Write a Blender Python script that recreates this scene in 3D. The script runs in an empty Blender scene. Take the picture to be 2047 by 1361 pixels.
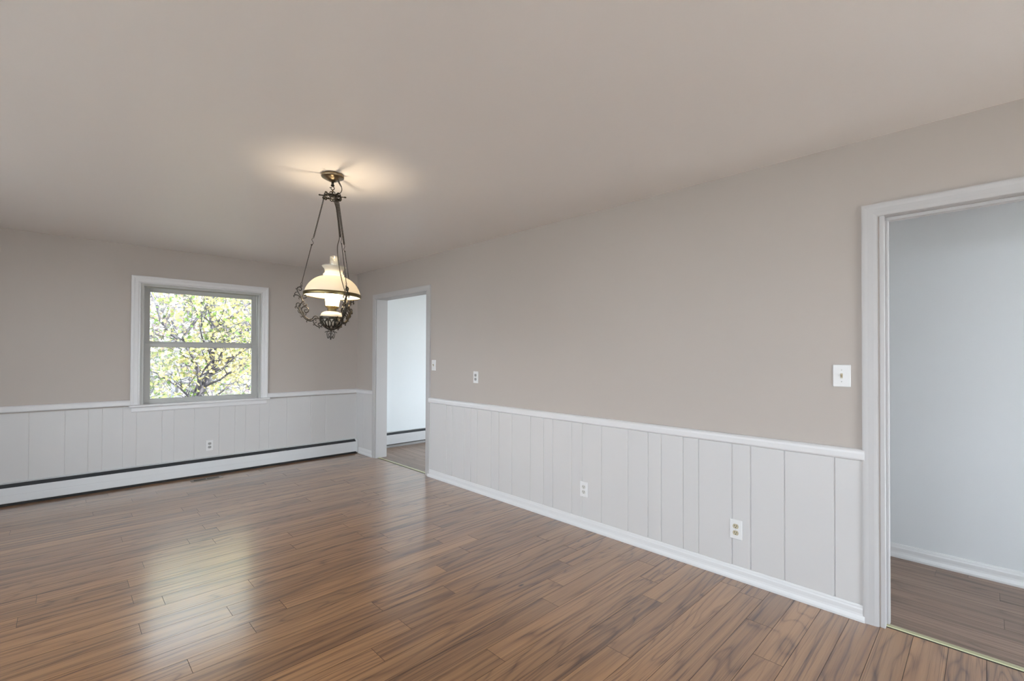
import bpy, math, random
import numpy as np
from mathutils import Matrix, Vector

sc = bpy.context.scene
PI = math.pi

# ------------------------------------------------------------------ camera
A = 2.9222      # right wall plane x
B = 6.0454      # back wall plane y
H = 2.44
cam_d = bpy.data.cameras.new('camera')
cam = bpy.data.objects.new('camera', cam_d)
sc.collection.objects.link(cam)
cam_d.sensor_width = 36.0
cam_d.lens = 925.784 * 36.0 / 2047.0
cam_d.shift_y = 18.68 / 2047.0
cam_d.clip_start = 0.02
cam_d.clip_end = 300
_y, _p, _r = math.radians(44.2867), math.radians(0.5918), math.radians(0.2154)
_F = Vector((math.sin(_y)*math.cos(_p), math.cos(_y)*math.cos(_p), math.sin(_p)))
_R0 = Vector((math.cos(_y), -math.sin(_y), 0))
_U0 = _R0.cross(_F)
_R = math.cos(_r)*_R0 + math.sin(_r)*_U0
_U = -math.sin(_r)*_R0 + math.cos(_r)*_U0
cam.matrix_world = Matrix(((_R.x, _U.x, -_F.x, 0), (_R.y, _U.y, -_F.y, 0), (_R.z, _U.z, -_F.z, 1.3419), (0, 0, 0, 1)))
sc.camera = cam

# ------------------------------------------------------------------ view
sc.view_settings.view_transform = 'Standard'
sc.view_settings.look = 'None'
sc.view_settings.gamma = 1.0
sc.view_settings.use_curve_mapping = False
sc.view_settings.exposure = 1.07

# ------------------------------------------------------------------ world: bright hazy sky, brighter towards the sun side
world = bpy.data.worlds.new('sky')
sc.world = world
world.use_nodes = True
wn = world.node_tree
wn.nodes.clear()
w_out = wn.nodes.new('ShaderNodeOutputWorld')
w_bg = wn.nodes.new('ShaderNodeBackground')
w_tc = wn.nodes.new('ShaderNodeTexCoord')
w_sep = wn.nodes.new('ShaderNodeSeparateXYZ')
w_map = wn.nodes.new('ShaderNodeMapRange')
w_col = wn.nodes.new('ShaderNodeValToRGB')
wn.links.new(w_tc.outputs['Generated'], w_sep.inputs[0])
wn.links.new(w_sep.outputs['Y'], w_map.inputs['Value'])
w_map.inputs['From Min'].default_value = 0.45
w_map.inputs['From Max'].default_value = -0.15
w_map.inputs['To Min'].default_value = 2.3
w_map.inputs['To Max'].default_value = 6.0
wn.links.new(w_sep.outputs['Z'], w_col.inputs[0])
w_col.color_ramp.elements[0].position = 0.0
w_col.color_ramp.elements[0].color = (0.86, 0.92, 1.0, 1)
w_col.color_ramp.elements[1].position = 0.6
w_col.color_ramp.elements[1].color = (0.76, 0.87, 1.0, 1)
wn.links.new(w_col.outputs['Color'], w_bg.inputs['Color'])
w_hi = wn.nodes.new('ShaderNodeMapRange')      # the bright haze sits low, the zenith is dimmer
w_hi.inputs['From Min'].default_value = 0.45
w_hi.inputs['From Max'].default_value = 0.80
w_hi.inputs['To Min'].default_value = 1.0
w_hi.inputs['To Max'].default_value = 0.35
wn.links.new(w_sep.outputs['Z'], w_hi.inputs['Value'])
w_mul = wn.nodes.new('ShaderNodeMath'); w_mul.operation = 'MULTIPLY'
wn.links.new(w_map.outputs['Result'], w_mul.inputs[0]); wn.links.new(w_hi.outputs['Result'], w_mul.inputs[1])
wn.links.new(w_mul.outputs[0], w_bg.inputs['Strength'])
wn.links.new(w_bg.outputs[0], w_out.inputs[0])

# ------------------------------------------------------------------ sun (on the trees beyond the window)
sun_d = bpy.data.lights.new('sun', 'SUN')
sun_d.energy = 8.0
sun_d.angle = math.radians(1.0)
sun_d.color = (1.0, 0.96, 0.88)
sun = bpy.data.objects.new('sun', sun_d)
sc.collection.objects.link(sun)
sun.rotation_euler = Vector((0.30, -0.62, 0.85)).to_track_quat('Z', 'Y').to_euler()

# daylight openings: Cycles sky portals (they give no light of their own)
def portal(name, loc, sx, sy, direction):
    d = bpy.data.lights.new(name, 'AREA')
    d.shape = 'RECTANGLE'; d.size = sx; d.size_y = sy
    d.cycles.is_portal = True
    o = bpy.data.objects.new(name, d)
    sc.collection.objects.link(o)
    o.location = loc
    o.rotation_euler = Vector(direction).to_track_quat('-Z', 'Z').to_euler()
    return o
LW = (-1.6, 4.5, 0.60, 2.34)      # left wall window y0 y1 z0 z1
PD = (0.60, 2.30, 0.0, 2.20)     # patio door added behind the camera for daylight: x0 x1 z0 z1
KW = (1.6, 5.8, 0.6, 2.25)       # kitchen side window added to brighten the far room: y0 y1 z0 z1
HW = (3.14, 3.97, 0.15, 2.2)      # hall end window added to brighten the hall: x0 x1 z0 z1
YH = -1.6                        # end of the hall
KW2 = (4.55, 6.2, 1.0, 2.10)     # kitchen back window added out of view for daylight: x0 x1
portal('portal_left', (-2.45, (LW[0]+LW[1])/2, (LW[2]+LW[3])/2), LW[1]-LW[0], LW[3]-LW[2], (1, 0, 0))
portal('portal_patio', ((PD[0]+PD[1])/2, -2.45, 1.05), PD[1]-PD[0], 2.1, (0, 1, 0))
portal('portal_kitchen', (6.65, (KW[0]+KW[1])/2, (KW[2]+KW[3])/2), KW[1]-KW[0], KW[3]-KW[2], (-1, 0, 0))
portal('portal_hall', ((HW[0]+HW[1])/2, YH-.05, (HW[2]+HW[3])/2), HW[1]-HW[0], HW[3]-HW[2], (0, 1, 0))
portal('portal_back', (1.15, B+0.14, 1.43), 1.1, 1.2, (0, -1, 0))
portal('portal_kitchen_back', ((KW2[0]+KW2[1])/2, B+0.14, 1.55), 1.65, 1.1, (0, -1, 0))

# ------------------------------------------------------------------ helpers
class MB:
    """collects faces and builds ONE mesh object"""
    def __init__(s): s.v = []; s.f = []; s.m = []; s.sm = []
    def add(s, vs, fs, mi=0, smooth=False):
        o = len(s.v); s.v += [tuple(v) for v in vs]
        for f in fs:
            s.f.append(tuple(i+o for i in f)); s.m.append(mi); s.sm.append(smooth)
        return s
    def box(s, x0, y0, z0, x1, y1, z1, mi=0):
        vs = [(x0,y0,z0),(x1,y0,z0),(x1,y1,z0),(x0,y1,z0),(x0,y0,z1),(x1,y0,z1),(x1,y1,z1),(x0,y1,z1)]
        return s.add(vs, [(0,3,2,1),(4,5,6,7),(0,1,5,4),(1,2,6,5),(2,3,7,6),(3,0,4,7)], mi)
    def tube(s, pts, r, n=8, mi=0, closed=False, smooth=True, cap=True):
        pts = [Vector(p) for p in pts]; N = len(pts)
        rs = r if isinstance(r, (list, tuple)) else [r]*N
        T = []
        for i in range(N):
            a = pts[(i-1) % N] if (closed or i > 0) else pts[i]
            b = pts[(i+1) % N] if (closed or i < N-1) else pts[i]
            t = (b-a); T.append(t.normalized() if t.length > 1e-9 else Vector((0,0,1)))
        up = Vector((0,0,1)) if abs(T[0].z) < 0.9 else Vector((1,0,0))
        u = T[0].cross(up).normalized()
        vs = []
        for i in range(N):
            u = (u - T[i]*u.dot(T[i]))
            u = u.normalized() if u.length > 1e-6 else T[i].orthogonal().normalized()
            w = T[i].cross(u)
            for k in range(n):
                a = 2*PI*k/n
                vs.append(pts[i] + rs[i]*(math.cos(a)*u + math.sin(a)*w))
        fs = []
        for i in range(N if closed else N-1):
            j = (i+1) % N
            for k in range(n):
                l = (k+1) % n
                fs.append((i*n+k, i*n+l, j*n+l, j*n+k))
        if cap and not closed:
            fs.append(tuple(range(n))[::-1]); fs.append(tuple((N-1)*n+k for k in range(n)))
        return s.add(vs, fs, mi, smooth)
    def lathe(s, prof, n=48, c=(0,0,0), mi=0, smooth=True, close=False):
        vs = []; fs = []
        for (r, z) in prof:
            for k in range(n):
                a = 2*PI*k/n
                vs.append((c[0]+r*math.cos(a), c[1]+r*math.sin(a), c[2]+z))
        M = len(prof)
        for i in range(M if close else M-1):
            j = (i+1) % M
            for k in range(n):
                l = (k+1) % n
                fs.append((i*n+k, i*n+l, j*n+l, j*n+k))
        return s.add(vs, fs, mi, smooth)
    def extrude(s, prof, p0, p1, ax_d, ax_h=(0,0,1), mi=0, smooth=False, c0=0.0, c1=0.0):
        """profile of (depth, height) extruded from p0 to p1; c0/c1 mitre per unit depth"""
        p0 = Vector(p0); p1 = Vector(p1); d = Vector(ax_d); h = Vector(ax_h)
        t = (p1-p0).normalized()
        n = len(prof)
        vs = [p0 + d*a + h*b + t*(c0*a) for a, b in prof] + [p1 + d*a + h*b - t*(c1*a) for a, b in prof]
        fs = [(i, (i+1) % n, n+(i+1) % n, n+i) for i in range(n)]
        fs += [tuple(range(n))[::-1], tuple(range(n, 2*n))]
        return s.add(vs, fs, mi, smooth)
    def build(s, name, mats, parent=None, loc=None, bevel=0, seg=2, xf=None, fix=True):
        me = bpy.data.meshes.new(name)
        vs = s.v if xf is None else [tuple(xf @ Vector(v)) for v in s.v]
        me.from_pydata(vs, [], s.f)
        mats = mats if isinstance(mats, (list, tuple)) else [mats]
        for m in mats: me.materials.append(m)
        me.polygons.foreach_set('material_index', s.m)
        me.polygons.foreach_set('use_smooth', s.sm)
        me.update()
        if fix:
            import bmesh
            bm = bmesh.new(); bm.from_mesh(me)
            bmesh.ops.recalc_face_normals(bm, faces=bm.faces)
            bm.to_mesh(me); bm.free()
        o = bpy.data.objects.new(name, me)
        sc.collection.objects.link(o)
        if parent is not None: o.parent = parent
        if loc is not None: o.location = loc
        if bevel:
            b = o.modifiers.new('bevel', 'BEVEL'); b.width = bevel; b.segments = seg
            b.limit_method = 'ANGLE'; b.angle_limit = math.radians(35)
            b.harden_normals = False
        return o

def empty(name, loc=(0,0,0), rz=0.0):
    o = bpy.data.objects.new(name, None)
    o.empty_display_size = 0.1
    sc.collection.objects.link(o); o.location = loc; o.rotation_euler = (0, 0, rz)
    return o
def thing(o, label, cat, group=None, kind=None):
    o['label'] = label; o['category'] = cat
    if group: o['group'] = group
    if kind: o['kind'] = kind
    return o
def struct(o, label=None, cat=None):
    o['kind'] = 'structure'
    if label: o['label'] = label
    if cat: o['category'] = cat
    return o
def part(o, label):
    o['label'] = label; return o

# ------------------------------------------------------------------ materials
def mat(name):
    m = bpy.data.materials.new(name); m.use_nodes = True
    nt = m.node_tree
    return m, nt, nt.nodes['Principled BSDF']
def N(nt, t, **kw):
    n = nt.nodes.new(t)
    for k, v in kw.items():
        if k.startswith('i_'): n.inputs[k[2:].replace('_', ' ')].default_value = v
        else: setattr(n, k, v)
    return n
def simple(name, col, rough=0.5, metal=0.0, spec=0.5, var=0.03, bump=0.0, bscale=80.0, coat=0.0):
    """a plain finish with faint procedural mottling and optional fine bump"""
    m, nt, b = mat(name)
    tc = N(nt, 'ShaderNodeTexCoord')
    nz = N(nt, 'ShaderNodeTexNoise'); nz.inputs['Scale'].default_value = 2.3; nz.inputs['Detail'].default_value = 3
    nt.links.new(tc.outputs['Object'], nz.inputs['Vector'])
    mr = N(nt, 'ShaderNodeMapRange')
    mr.inputs['To Min'].default_value = 1-var; mr.inputs['To Max'].default_value = 1+var
    nt.links.new(nz.outputs['Fac'], mr.inputs['Value'])
    mx = N(nt, 'ShaderNodeVectorMath', operation='SCALE'); mx.inputs[0].default_value = col[:3]
    nt.links.new(mr.outputs['Result'], mx.inputs['Scale'])
    nt.links.new(mx.outputs['Vector'], b.inputs['Base Color'])
    b.inputs['Roughness'].default_value = rough
    b.inputs['Metallic'].default_value = metal
    b.inputs['Specular IOR Level'].default_value = spec
    if coat: b.inputs['Coat Weight'].default_value = coat
    if bump:
        n2 = N(nt, 'ShaderNodeTexNoise'); n2.inputs['Scale'].default_value = bscale; n2.inputs['Detail'].default_value = 2
        nt.links.new(tc.outputs['Object'], n2.inputs['Vector'])
        bp = N(nt, 'ShaderNodeBump'); bp.inputs['Strength'].default_value = bump; bp.inputs['Distance'].default_value = 0.002
        nt.links.new(n2.outputs['Fac'], bp.inputs['Height'])
        nt.links.new(bp.outputs['Normal'], b.inputs['Normal'])
    return m

M = {}
M['wall'] = simple('greige_wall_paint', (0.395, 0.345, 0.310), 0.52, bump=0.12, bscale=140, var=0.015)
M['hallwall'] = simple('pale_hall_paint', (0.585, 0.585, 0.595), 0.7, bump=0.12, bscale=140, var=0.01)
M['kitchenwall'] = simple('white_room_paint', (0.74, 0.76, 0.77), 0.7, bump=0.1, bscale=140, var=0.01)
M['ceil'] = simple('ceiling_paint', (0.735, 0.69, 0.665), 0.48, bump=0.12, bscale=90, var=0.01)
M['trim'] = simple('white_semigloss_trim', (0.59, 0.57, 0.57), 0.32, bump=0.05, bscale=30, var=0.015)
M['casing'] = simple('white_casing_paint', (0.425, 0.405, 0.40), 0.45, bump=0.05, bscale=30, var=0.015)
M['base'] = simple('white_baseboard_paint', (0.60, 0.585, 0.585), 0.34, bump=0.05, bscale=30, var=0.015)
M['panel'] = simple('white_panel_paint', (0.51, 0.488, 0.48), 0.38, bump=0.08, bscale=40, var=0.02)
M['sash'] = simple('sash_paint', (0.40, 0.39, 0.37), 0.4, var=0.02)
M['heater'] = simple('heater_enamel', (0.58, 0.575, 0.58), 0.35, var=0.02)
M['dark'] = simple('heater_fin_dark', (0.025, 0.027, 0.030), 0.6)
M['black'] = simple('slot_black', (0.008, 0.008, 0.008), 0.7)
M['plate'] = simple('white_plate_plastic', (0.62, 0.605, 0.60), 0.3)
M['ivory'] = simple('ivory_plastic', (0.42, 0.36, 0.25), 0.4)
M['whiteplug'] = simple('white_socket_plastic', (0.50, 0.48, 0.45), 0.35)
M['greyplug'] = simple('grey_socket_plastic', (0.30, 0.29, 0.28), 0.4)
M['screw'] = simple('painted_screw', (0.50, 0.49, 0.47), 0.35, metal=0.3)
M['reg'] = simple('register_bronze', (0.24, 0.20, 0.17), 0.4, metal=0.6)
M['brass'] = simple('antique_brass', (0.16, 0.12, 0.055), 0.33, metal=0.9, var=0.12)
M['castbrass'] = simple('blackened_cast_brass', (0.026, 0.020, 0.013), 0.36, metal=0.5, var=0.25)
M['canopy'] = simple('aged_brass_canopy', (0.22, 0.17, 0.11), 0.3, metal=0.9, var=0.1)
M['cord'] = simple('brown_lamp_cord', (0.06, 0.045, 0.03), 0.5)
M['strip'] = simple('pale_threshold_brass', (0.46, 0.44, 0.27), 0.35, metal=0.35, var=0.12)
M['sunshade_roof'] = simple('roof_felt', (0.25, 0.25, 0.25), 0.9)
M['siding'] = simple('outside_siding', (0.7, 0.7, 0.7), 0.8)

def glass_pane():
    m, nt, b = mat('window_glass')
    nt.nodes.remove(b)
    out = nt.nodes['Material Output']
    tr = N(nt, 'ShaderNodeBsdfTransparent'); tr.inputs['Color'].default_value = (0.96, 0.98, 0.975, 1)
    gl = N(nt, 'ShaderNodeBsdfGlossy'); gl.inputs['Roughness'].default_value = 0.0
    fr = N(nt, 'ShaderNodeFresnel'); fr.inputs['IOR'].default_value = 1.18   # coated, low-reflection glazing
    mx = N(nt, 'ShaderNodeMixShader')
    nt.links.new(fr.outputs[0], mx.inputs[0]); nt.links.new(tr.outputs[0], mx.inputs[1]); nt.links.new(gl.outputs[0], mx.inputs[2])
    nt.links.new(mx.outputs[0], out.inputs['Surface'])
    return m
M['glass'] = glass_pane()

def thin_glass(name, tint, trans_w, diff_w, rough=0.1, gloss=0.08):
    """thin walled lamp glass: part clear, part frosted (translucent)"""
    m, nt, b = mat(name)
    nt.nodes.remove(b)
    out = nt.nodes['Material Output']
    tr = N(nt, 'ShaderNodeBsdfTransparent'); tr.inputs['Color'].default_value = (*tint, 1)
    tl = N(nt, 'ShaderNodeBsdfTranslucent'); tl.inputs['Color'].default_value = (*tint, 1)
    df = N(nt, 'ShaderNodeBsdfDiffuse'); df.inputs['Color'].default_value = (*tint, 1)
    gl = N(nt, 'ShaderNodeBsdfGlossy'); gl.inputs['Roughness'].default_value = rough
    m1 = N(nt, 'ShaderNodeMixShader'); m1.inputs[0].default_value = diff_w
    nt.links.new(tl.outputs[0], m1.inputs[1]); nt.links.new(df.outputs[0], m1.inputs[2])
    m2 = N(nt, 'ShaderNodeMixShader'); m2.inputs[0].default_value = trans_w
    nt.links.new(m1.outputs[0], m2.inputs[1]); nt.links.new(tr.outputs[0], m2.inputs[2])
    m3 = N(nt, 'ShaderNodeMixShader'); m3.inputs[0].default_value = gloss
    nt.links.new(m2.outputs[0], m3.inputs[1]); nt.links.new(gl.outputs[0], m3.inputs[2])
    nt.links.new(m3.outputs[0], out.inputs['Surface'])
    return m
M['milk'] = thin_glass('milk_glass_shade', (0.50, 0.475, 0.43), 0.0, 0.66, 0.12, 0.05)
M['frost'] = thin_glass('frosted_chimney', (1.0, 0.96, 0.88), 0.45, 0.15, 0.2, 0.05)
M['clear'] = thin_glass('clear_chimney', (0.94, 0.94, 0.92), 0.985, 0.85, 0.05, 0.13)
M['font'] = simple('cream_milk_glass_font', (0.50, 0.45, 0.38), 0.15, coat=0.5)
def bulb_mat():
    m, nt, b = mat('lit_bulb')
    b.inputs['Emission Color'].default_value = (1.0, 0.80, 0.52, 1)
    b.inputs['Emission Strength'].default_value = 14.0
    return m
M['bulb'] = bulb_mat()

def wood(name, c_dark, c_mid, c_light, rough=0.27, sat=1.0, coat=1.0):
    m, nt, b = mat(name)
    uv = N(nt, 'ShaderNodeUVMap'); uv.uv_map = 'grain'
    at = N(nt, 'ShaderNodeAttribute'); at.attribute_name = 'plank'
    sep = N(nt, 'ShaderNodeSeparateColor'); nt.links.new(at.outputs['Color'], sep.inputs[0])
    su = N(nt, 'ShaderNodeSeparateXYZ'); nt.links.new(uv.outputs[0], su.inputs[0])
    def mth(op, a, b_=None, c=None):
        n = N(nt, 'ShaderNodeMath', operation=op)
        for i, x in enumerate((a, b_, c)):
            if x is None: continue
            if isinstance(x, (int, float)): n.inputs[i].default_value = x
            else: nt.links.new(x, n.inputs[i])
        return n.outputs[0]
    def comb(x, y, z):
        n = N(nt, 'ShaderNodeCombineXYZ')
        for i, q in enumerate((x, y, z)):
            if isinstance(q, (int, float)): n.inputs[i].default_value = q
            else: nt.links.new(q, n.inputs[i])
        return n.outputs[0]
    u, v = su.outputs['X'], su.outputs['Y']
    r, g = sep.outputs[0], sep.outputs[1]
    ru = mth('MULTIPLY', r, 37.0); gz = mth('MULTIPLY', g, 19.0)
    u2 = mth('ADD', u, ru)
    def noise(vec, scale, detail=2.0, rough_=0.5, dist=0.0):
        n = N(nt, 'ShaderNodeTexNoise')
        n.inputs['Scale'].default_value = scale; n.inputs['Detail'].default_value = detail
        n.inputs['Roughness'].default_value = rough_; n.inputs['Distortion'].default_value = dist
        nt.links.new(vec, n.inputs['Vector']); return n.outputs['Fac']
    # growth-ring field: smooth noise stretched along the plank; contours make cathedrals and wavy streaks
    f = noise(comb(mth('MULTIPLY', u2, 0.95), mth('MULTIPLY', v, 6.0), gz), 1.0, 2.0, 0.45, 0.35)
    amp = mth('ADD', 3.5, mth('MULTIPLY', mth('POWER', sep.outputs[2], 2.0), 13.0))
    fv = mth('ADD', mth('MULTIPLY', f, amp), mth('MULTIPLY', v, 12.0))
    rings = mth('PINGPONG', fv, 0.5)                    # 0..0.5
    rings = mth('MULTIPLY', rings, 2.0)
    rings = mth('SUBTRACT', 1.0, mth('POWER', mth('SUBTRACT', 1.0, rings), 4.0))   # thin dark late-wood lines
    f2 = noise(comb(mth('MULTIPLY', u2, 1.0), mth('MULTIPLY', v, 32.0), gz), 1.0, 4.0, 0.6, 0.5)
    fine = noise(comb(mth('MULTIPLY', u2, 5.0), mth('MULTIPLY', v, 210.0), gz), 1.0, 3.0, 0.65)
    sk = noise(comb(mth('MULTIPLY', u2, 0.8), mth('MULTIPLY', v, 62.0), gz), 1.0, 3.0, 0.55, 1.0)
    skm = N(nt, 'ShaderNodeMapRange'); skm.inputs['From Min'].default_value = .56; skm.inputs['From Max'].default_value = .62
    nt.links.new(sk, skm.inputs['Value'])
    t = mth('ADD', mth('MULTIPLY', rings, 0.24), mth('MULTIPLY', f2, 0.70))
    t = mth('ADD', t, mth('MULTIPLY', fine, 0.30))
    t = mth('ADD', t, mth('MULTIPLY', mth('SUBTRACT', g, 0.5), 0.16))
    t = mth('SUBTRACT', t, mth('MULTIPLY', skm.outputs[0], 0.20))
    cr = N(nt, 'ShaderNodeValToRGB')
    e = cr.color_ramp.elements
    e[0].position = 0.30; e[0].color = (*c_dark, 1)
    e[1].position = 0.86; e[1].color = (*c_light, 1)
    x = e.new(0.56); x.color = (*c_mid, 1)
    nt.links.new(t, cr.inputs[0])
    # per plank value shift
    hs = N(nt, 'ShaderNodeHueSaturation')
    hs.inputs['Saturation'].default_value = sat
    nt.links.new(mth('ADD', 0.9, mth('MULTIPLY', r, 0.2)), hs.inputs['Value'])
    nt.links.new(cr.outputs['Color'], hs.inputs['Color'])
    # rare small knots
    vo = N(nt, 'ShaderNodeTexVoronoi'); vo.inputs['Scale'].default_value = 1.0
    nt.links.new(comb(mth('MULTIPLY', u2, 1.1), mth('MULTIPLY', v, 2.6), gz), vo.inputs['Vector'])
    kn = N(nt, 'ShaderNodeMapRange'); kn.inputs['From Min'].default_value = 0.012; kn.inputs['From Max'].default_value = 0.03
    nt.links.new(vo.outputs['Distance'], kn.inputs['Value'])
    mx = N(nt, 'ShaderNodeMix', data_type='RGBA')
    nt.links.new(kn.outputs['Result'], mx.inputs['Factor'])
    mx.inputs[6].default_value = (c_dark[0]*.5, c_dark[1]*.45, c_dark[2]*.4, 1)
    nt.links.new(hs.outputs['Color'], mx.inputs[7])
    nt.links.new(mx.outputs[2], b.inputs['Base Color'])
    rr = mth('ADD', rough, mth('MULTIPLY', fine, 0.06))
    nt.links.new(rr, b.inputs['Roughness'])
    b.inputs['Specular IOR Level'].default_value = 0.45
    b.inputs['Coat Weight'].default_value = coat; b.inputs['Coat IOR'].default_value = 1.6; b.inputs['Coat Roughness'].default_value = 0.20
    big = noise(comb(mth('MULTIPLY', u, 2.5), mth('MULTIPLY', v, 9.0), gz), 1.0, 2.0)
    bp = N(nt, 'ShaderNodeBump'); bp.inputs['Strength'].default_value = 0.10; bp.inputs['Distance'].default_value = 0.002
    nt.links.new(mth('ADD', mth('MULTIPLY', fine, 0.5), mth('MULTIPLY', big, 1.0)), bp.inputs['Height'])
    nt.links.new(bp.outputs['Normal'], b.inputs['Normal'])
    return m
M['floor'] = wood('walnut_laminate', (0.066, 0.023, 0.008), (0.196, 0.092, 0.039), (0.345, 0.18, 0.08))
M['floor2'] = wood('walnut_laminate_hall', (0.105, 0.060, 0.040), (0.175, 0.108, 0.074), (0.26, 0.168, 0.12), rough=0.38, coat=0.25)
M['groove'] = simple('plank_bevel', (0.045, 0.024, 0.014), 0.5)

# ------------------------------------------------------------------ room shell
T = 0.142    # right wall thickness
XR = 6.60    # far side of the neighbouring room
YR = -2.40   # rear wall
XL = -2.40   # left wall

def planks(name, mats, x0, x1, y0, y1, along, w, joints, L, seed, row0=0, off=0.0, bev=0.0010, z=0.0):
    """laminate planks as one floor mesh: each plank a face with small bevels and its own grain coordinates"""
    rnd = random.Random(seed)
    V = []; Fc = []; MI = []; UV = []; PC = []
    def rows():
        lo, hi = (y0, y1) if along == 'x' else (x0, x1)
        n0 = math.floor((lo-off)/w); n1 = math.ceil((hi-off)/w)
        for n in range(n0, n1):
            a = max(lo, off+n*w); b_ = min(hi, off+(n+1)*w)
            if b_-a > 0.002: yield n, a, b_
    s0, s1 = (x0, x1) if along == 'x' else (y0, y1)
    for n, a, b_ in rows():
        j = joints.get(n, None)
        start = (j if j is not None else rnd.uniform(0, L))
        k = math.floor((s0-start)/L)
        cur = start + k*L
        while cur < s1:
            p0 = max(cur, s0); p1 = min(cur+L, s1)
            if p1-p0 > 0.004:
                col = (rnd.random(), rnd.random(), rnd.random(), 1)
                e = bev; d = 0.0012
                P = [(p0, a, z-d), (p1, a, z-d), (p1, b_, z-d), (p0, b_, z-d), (p0+e, a+e, z), (p1-e, a+e, z), (p1-e, b_-e, z), (p0+e, b_-e, z)]
                base = len(V)
                for q in P:
                    V.append(q if along == 'x' else (q[1], q[0], q[2]))
                fs = [(4,5,6,7), (0,1,5,4), (1,2,6,5), (2,3,7,6), (3,0,4,7)]
                if along == 'y': fs = [f[::-1] for f in fs]
                for i, f in enumerate(fs):
                    Fc.append(tuple(base+t_ for t_ in f)); MI.append(0 if i == 0 else 1)
                    for t_ in f:
                        UV.append((P[t_][0]-cur, P[t_][1]-(off+n*w))); PC.append(col)
            cur += L
    me = bpy.data.meshes.new(name); me.from_pydata(V, [], Fc)
    for m in mats: me.materials.append(m)
    me.polygons.foreach_set('material_index', MI)
    uvl = me.uv_layers.new(name='grain'); uvl.data.foreach_set('uv', [c for q in UV for c in q])
    ca = me.color_attributes.new('plank', 'FLOAT_COLOR', 'CORNER'); ca.data.foreach_set('color', [c for q in PC for c in q])
    me.update()
    o = bpy.data.objects.new(name, me); sc.collection.objects.link(o)
    return struct(o)
JO = {5: 2.246, 6: 2.521, 7: 2.771, 9: 1.82, 10: 2.346, 11: 2.531, 12: 1.405, 13: 1.915, 14: 2.104, 15: 1.029, 16: 1.241,
      17: 1.602, 18: 1.22, 19: 0.412, 20: 0.689, 21: 0.868, 22: 0.645, 23: 0.292, 24: 0.811, 26: 0.295, 27: 1.174, 28: 0.297,
      29: 1.235, 30: 0.39, 31: 0.801, 33: 0.875}
floor = planks('floor', [M['floor'], M['groove']], XL, A+0.035, YR, B, 'x', 0.1225, JO, 1.315, 4, off=0.007)
floor['label'] = 'walnut laminate plank floor of the dining room'
fl2 = planks('floor_hall', [M['floor2'], M['groove']], A+0.055, XR, YH, B, 'y', 0.1225, {}, 1.315, 9, off=0.03, bev=0.0008)
fl2['label'] = 'duller laminate floor beyond the doorways'
sub = MB().box(XL-.12, YR-.12, -0.12, A+T, B+.15, -0.004).box(A+T, YH-.1, -0.12, XR+.12, B+.15, -0.004)
struct(sub.build('floor_slab', M['sunshade_roof']))

ce = MB().box(XL-.12, YR-.12, H, A+T, B+.15, H+.12).box(A+T, YH-.1, H, XR+.12, B+.15, H+.12)
struct(ce.build('ceiling', M['ceil']))
rf = MB().box(XL-1.0, YR-.5, H+.16, A+.3, B+.75, H+.28).box(A+.3, YH-1.2, H+.16, XR+1.0, B+.75, H+.28)  # unseen slab, overhangs shaped to hold sunlight off the windows
struct(rf.build('sunshade_roof', M['sunshade_roof']))

def wall_holes(lo, hi, holes, make):
    """splits a wall running lo..hi around holes [(s0,s1,z0,z1)] -> make(s0,s1,z0,z1)"""
    cur = lo
    for s0, s1, z0, z1 in sorted(holes):
        if s0 > cur: make(cur, s0, 0, H)
        if z0 > 0: make(s0, s1, 0, z0)
        if z1 < H: make(s0, s1, z1, H)
        cur = s1
    if cur < hi: make(cur, hi, 0, H)

D1 = (4.350, 5.512)      # doorway in the right wall, y range of the rough opening
D2 = (-0.64, 0.372)
DH1, DH2 = 2.052, 2.044
w = MB()
wall_holes(YR, B, [(D2[0], D2[1], 0, DH2+.01), (D1[0], D1[1], 0, DH1+.01)], lambda s0, s1, z0, z1: w.box(A, s0, z0, A+T, s1, z1))
struct(w.build('wall_right', M['wall']))
# thin white skin of paint on the far side of that wall, in the other room
w = MB()
wall_holes(YR, B, [(D2[0], D2[1], 0, DH2+.01), (D1[0], D1[1], 0, DH1+.01)], lambda s0, s1, z0, z1: w.box(A+T, s0, z0, A+T+.006, s1, z1))
struct(w.build('wall_right_far_side', M['kitchenwall']))
WIN = (0.600, 1.706, 0.812, 2.050)     # rough opening of window_1
w = MB()
wall_holes(XL, A, [(WIN[0], WIN[1], WIN[2], WIN[3])], lambda s0, s1, z0, z1: w.box(s0, B, z0, s1, B+.15, z1))
struct(w.build('wall_back', M['wall']))
w = MB()
wall_holes(A, XR, [(KW2[0], KW2[1], KW2[2], KW2[3])], lambda s0, s1, z0, z1: w.box(s0, B, z0, s1, B+.15, z1))
struct(w.build('wall_kitchen_back', M['kitchenwall']))
w = MB()
wall_holes(YR, B, [LW], lambda s0, s1, z0, z1: w.box(XL-.12, s0, z0, XL, s1, z1))
struct(w.build('wall_left', M['wall']))
w = MB()
wall_holes(XL, A+T, [PD], lambda s0, s1, z0, z1: w.box(s0, YR-.12, z0, s1, YR, z1))
struct(w.build('wall_rear', M['wall']))
w = MB()
wall_holes(1.1, B, [KW], lambda s0, s1, z0, z1: w.box(XR, s0, z0, XR+.12, s1, z1))
w.box(4.12, 1.0, 0, XR+.12, 1.1, H)
struct(w.build('wall_kitchen_side', M['kitchenwall']))
w = MB().box(4.02, YH-.1, 0, 4.12, 1.1, H)
struct(w.build('wall_hall', M['hallwall']), 'pale grey wall of the hall seen through the right doorway')

w = MB()
wall_holes(A+T+.006, 4.12, [HW], lambda s0, s1, z0, z1: w.box(s0, YH-.1, z0, s1, YH, z1))
struct(w.build('wall_hall_end', M['hallwall']))

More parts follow.
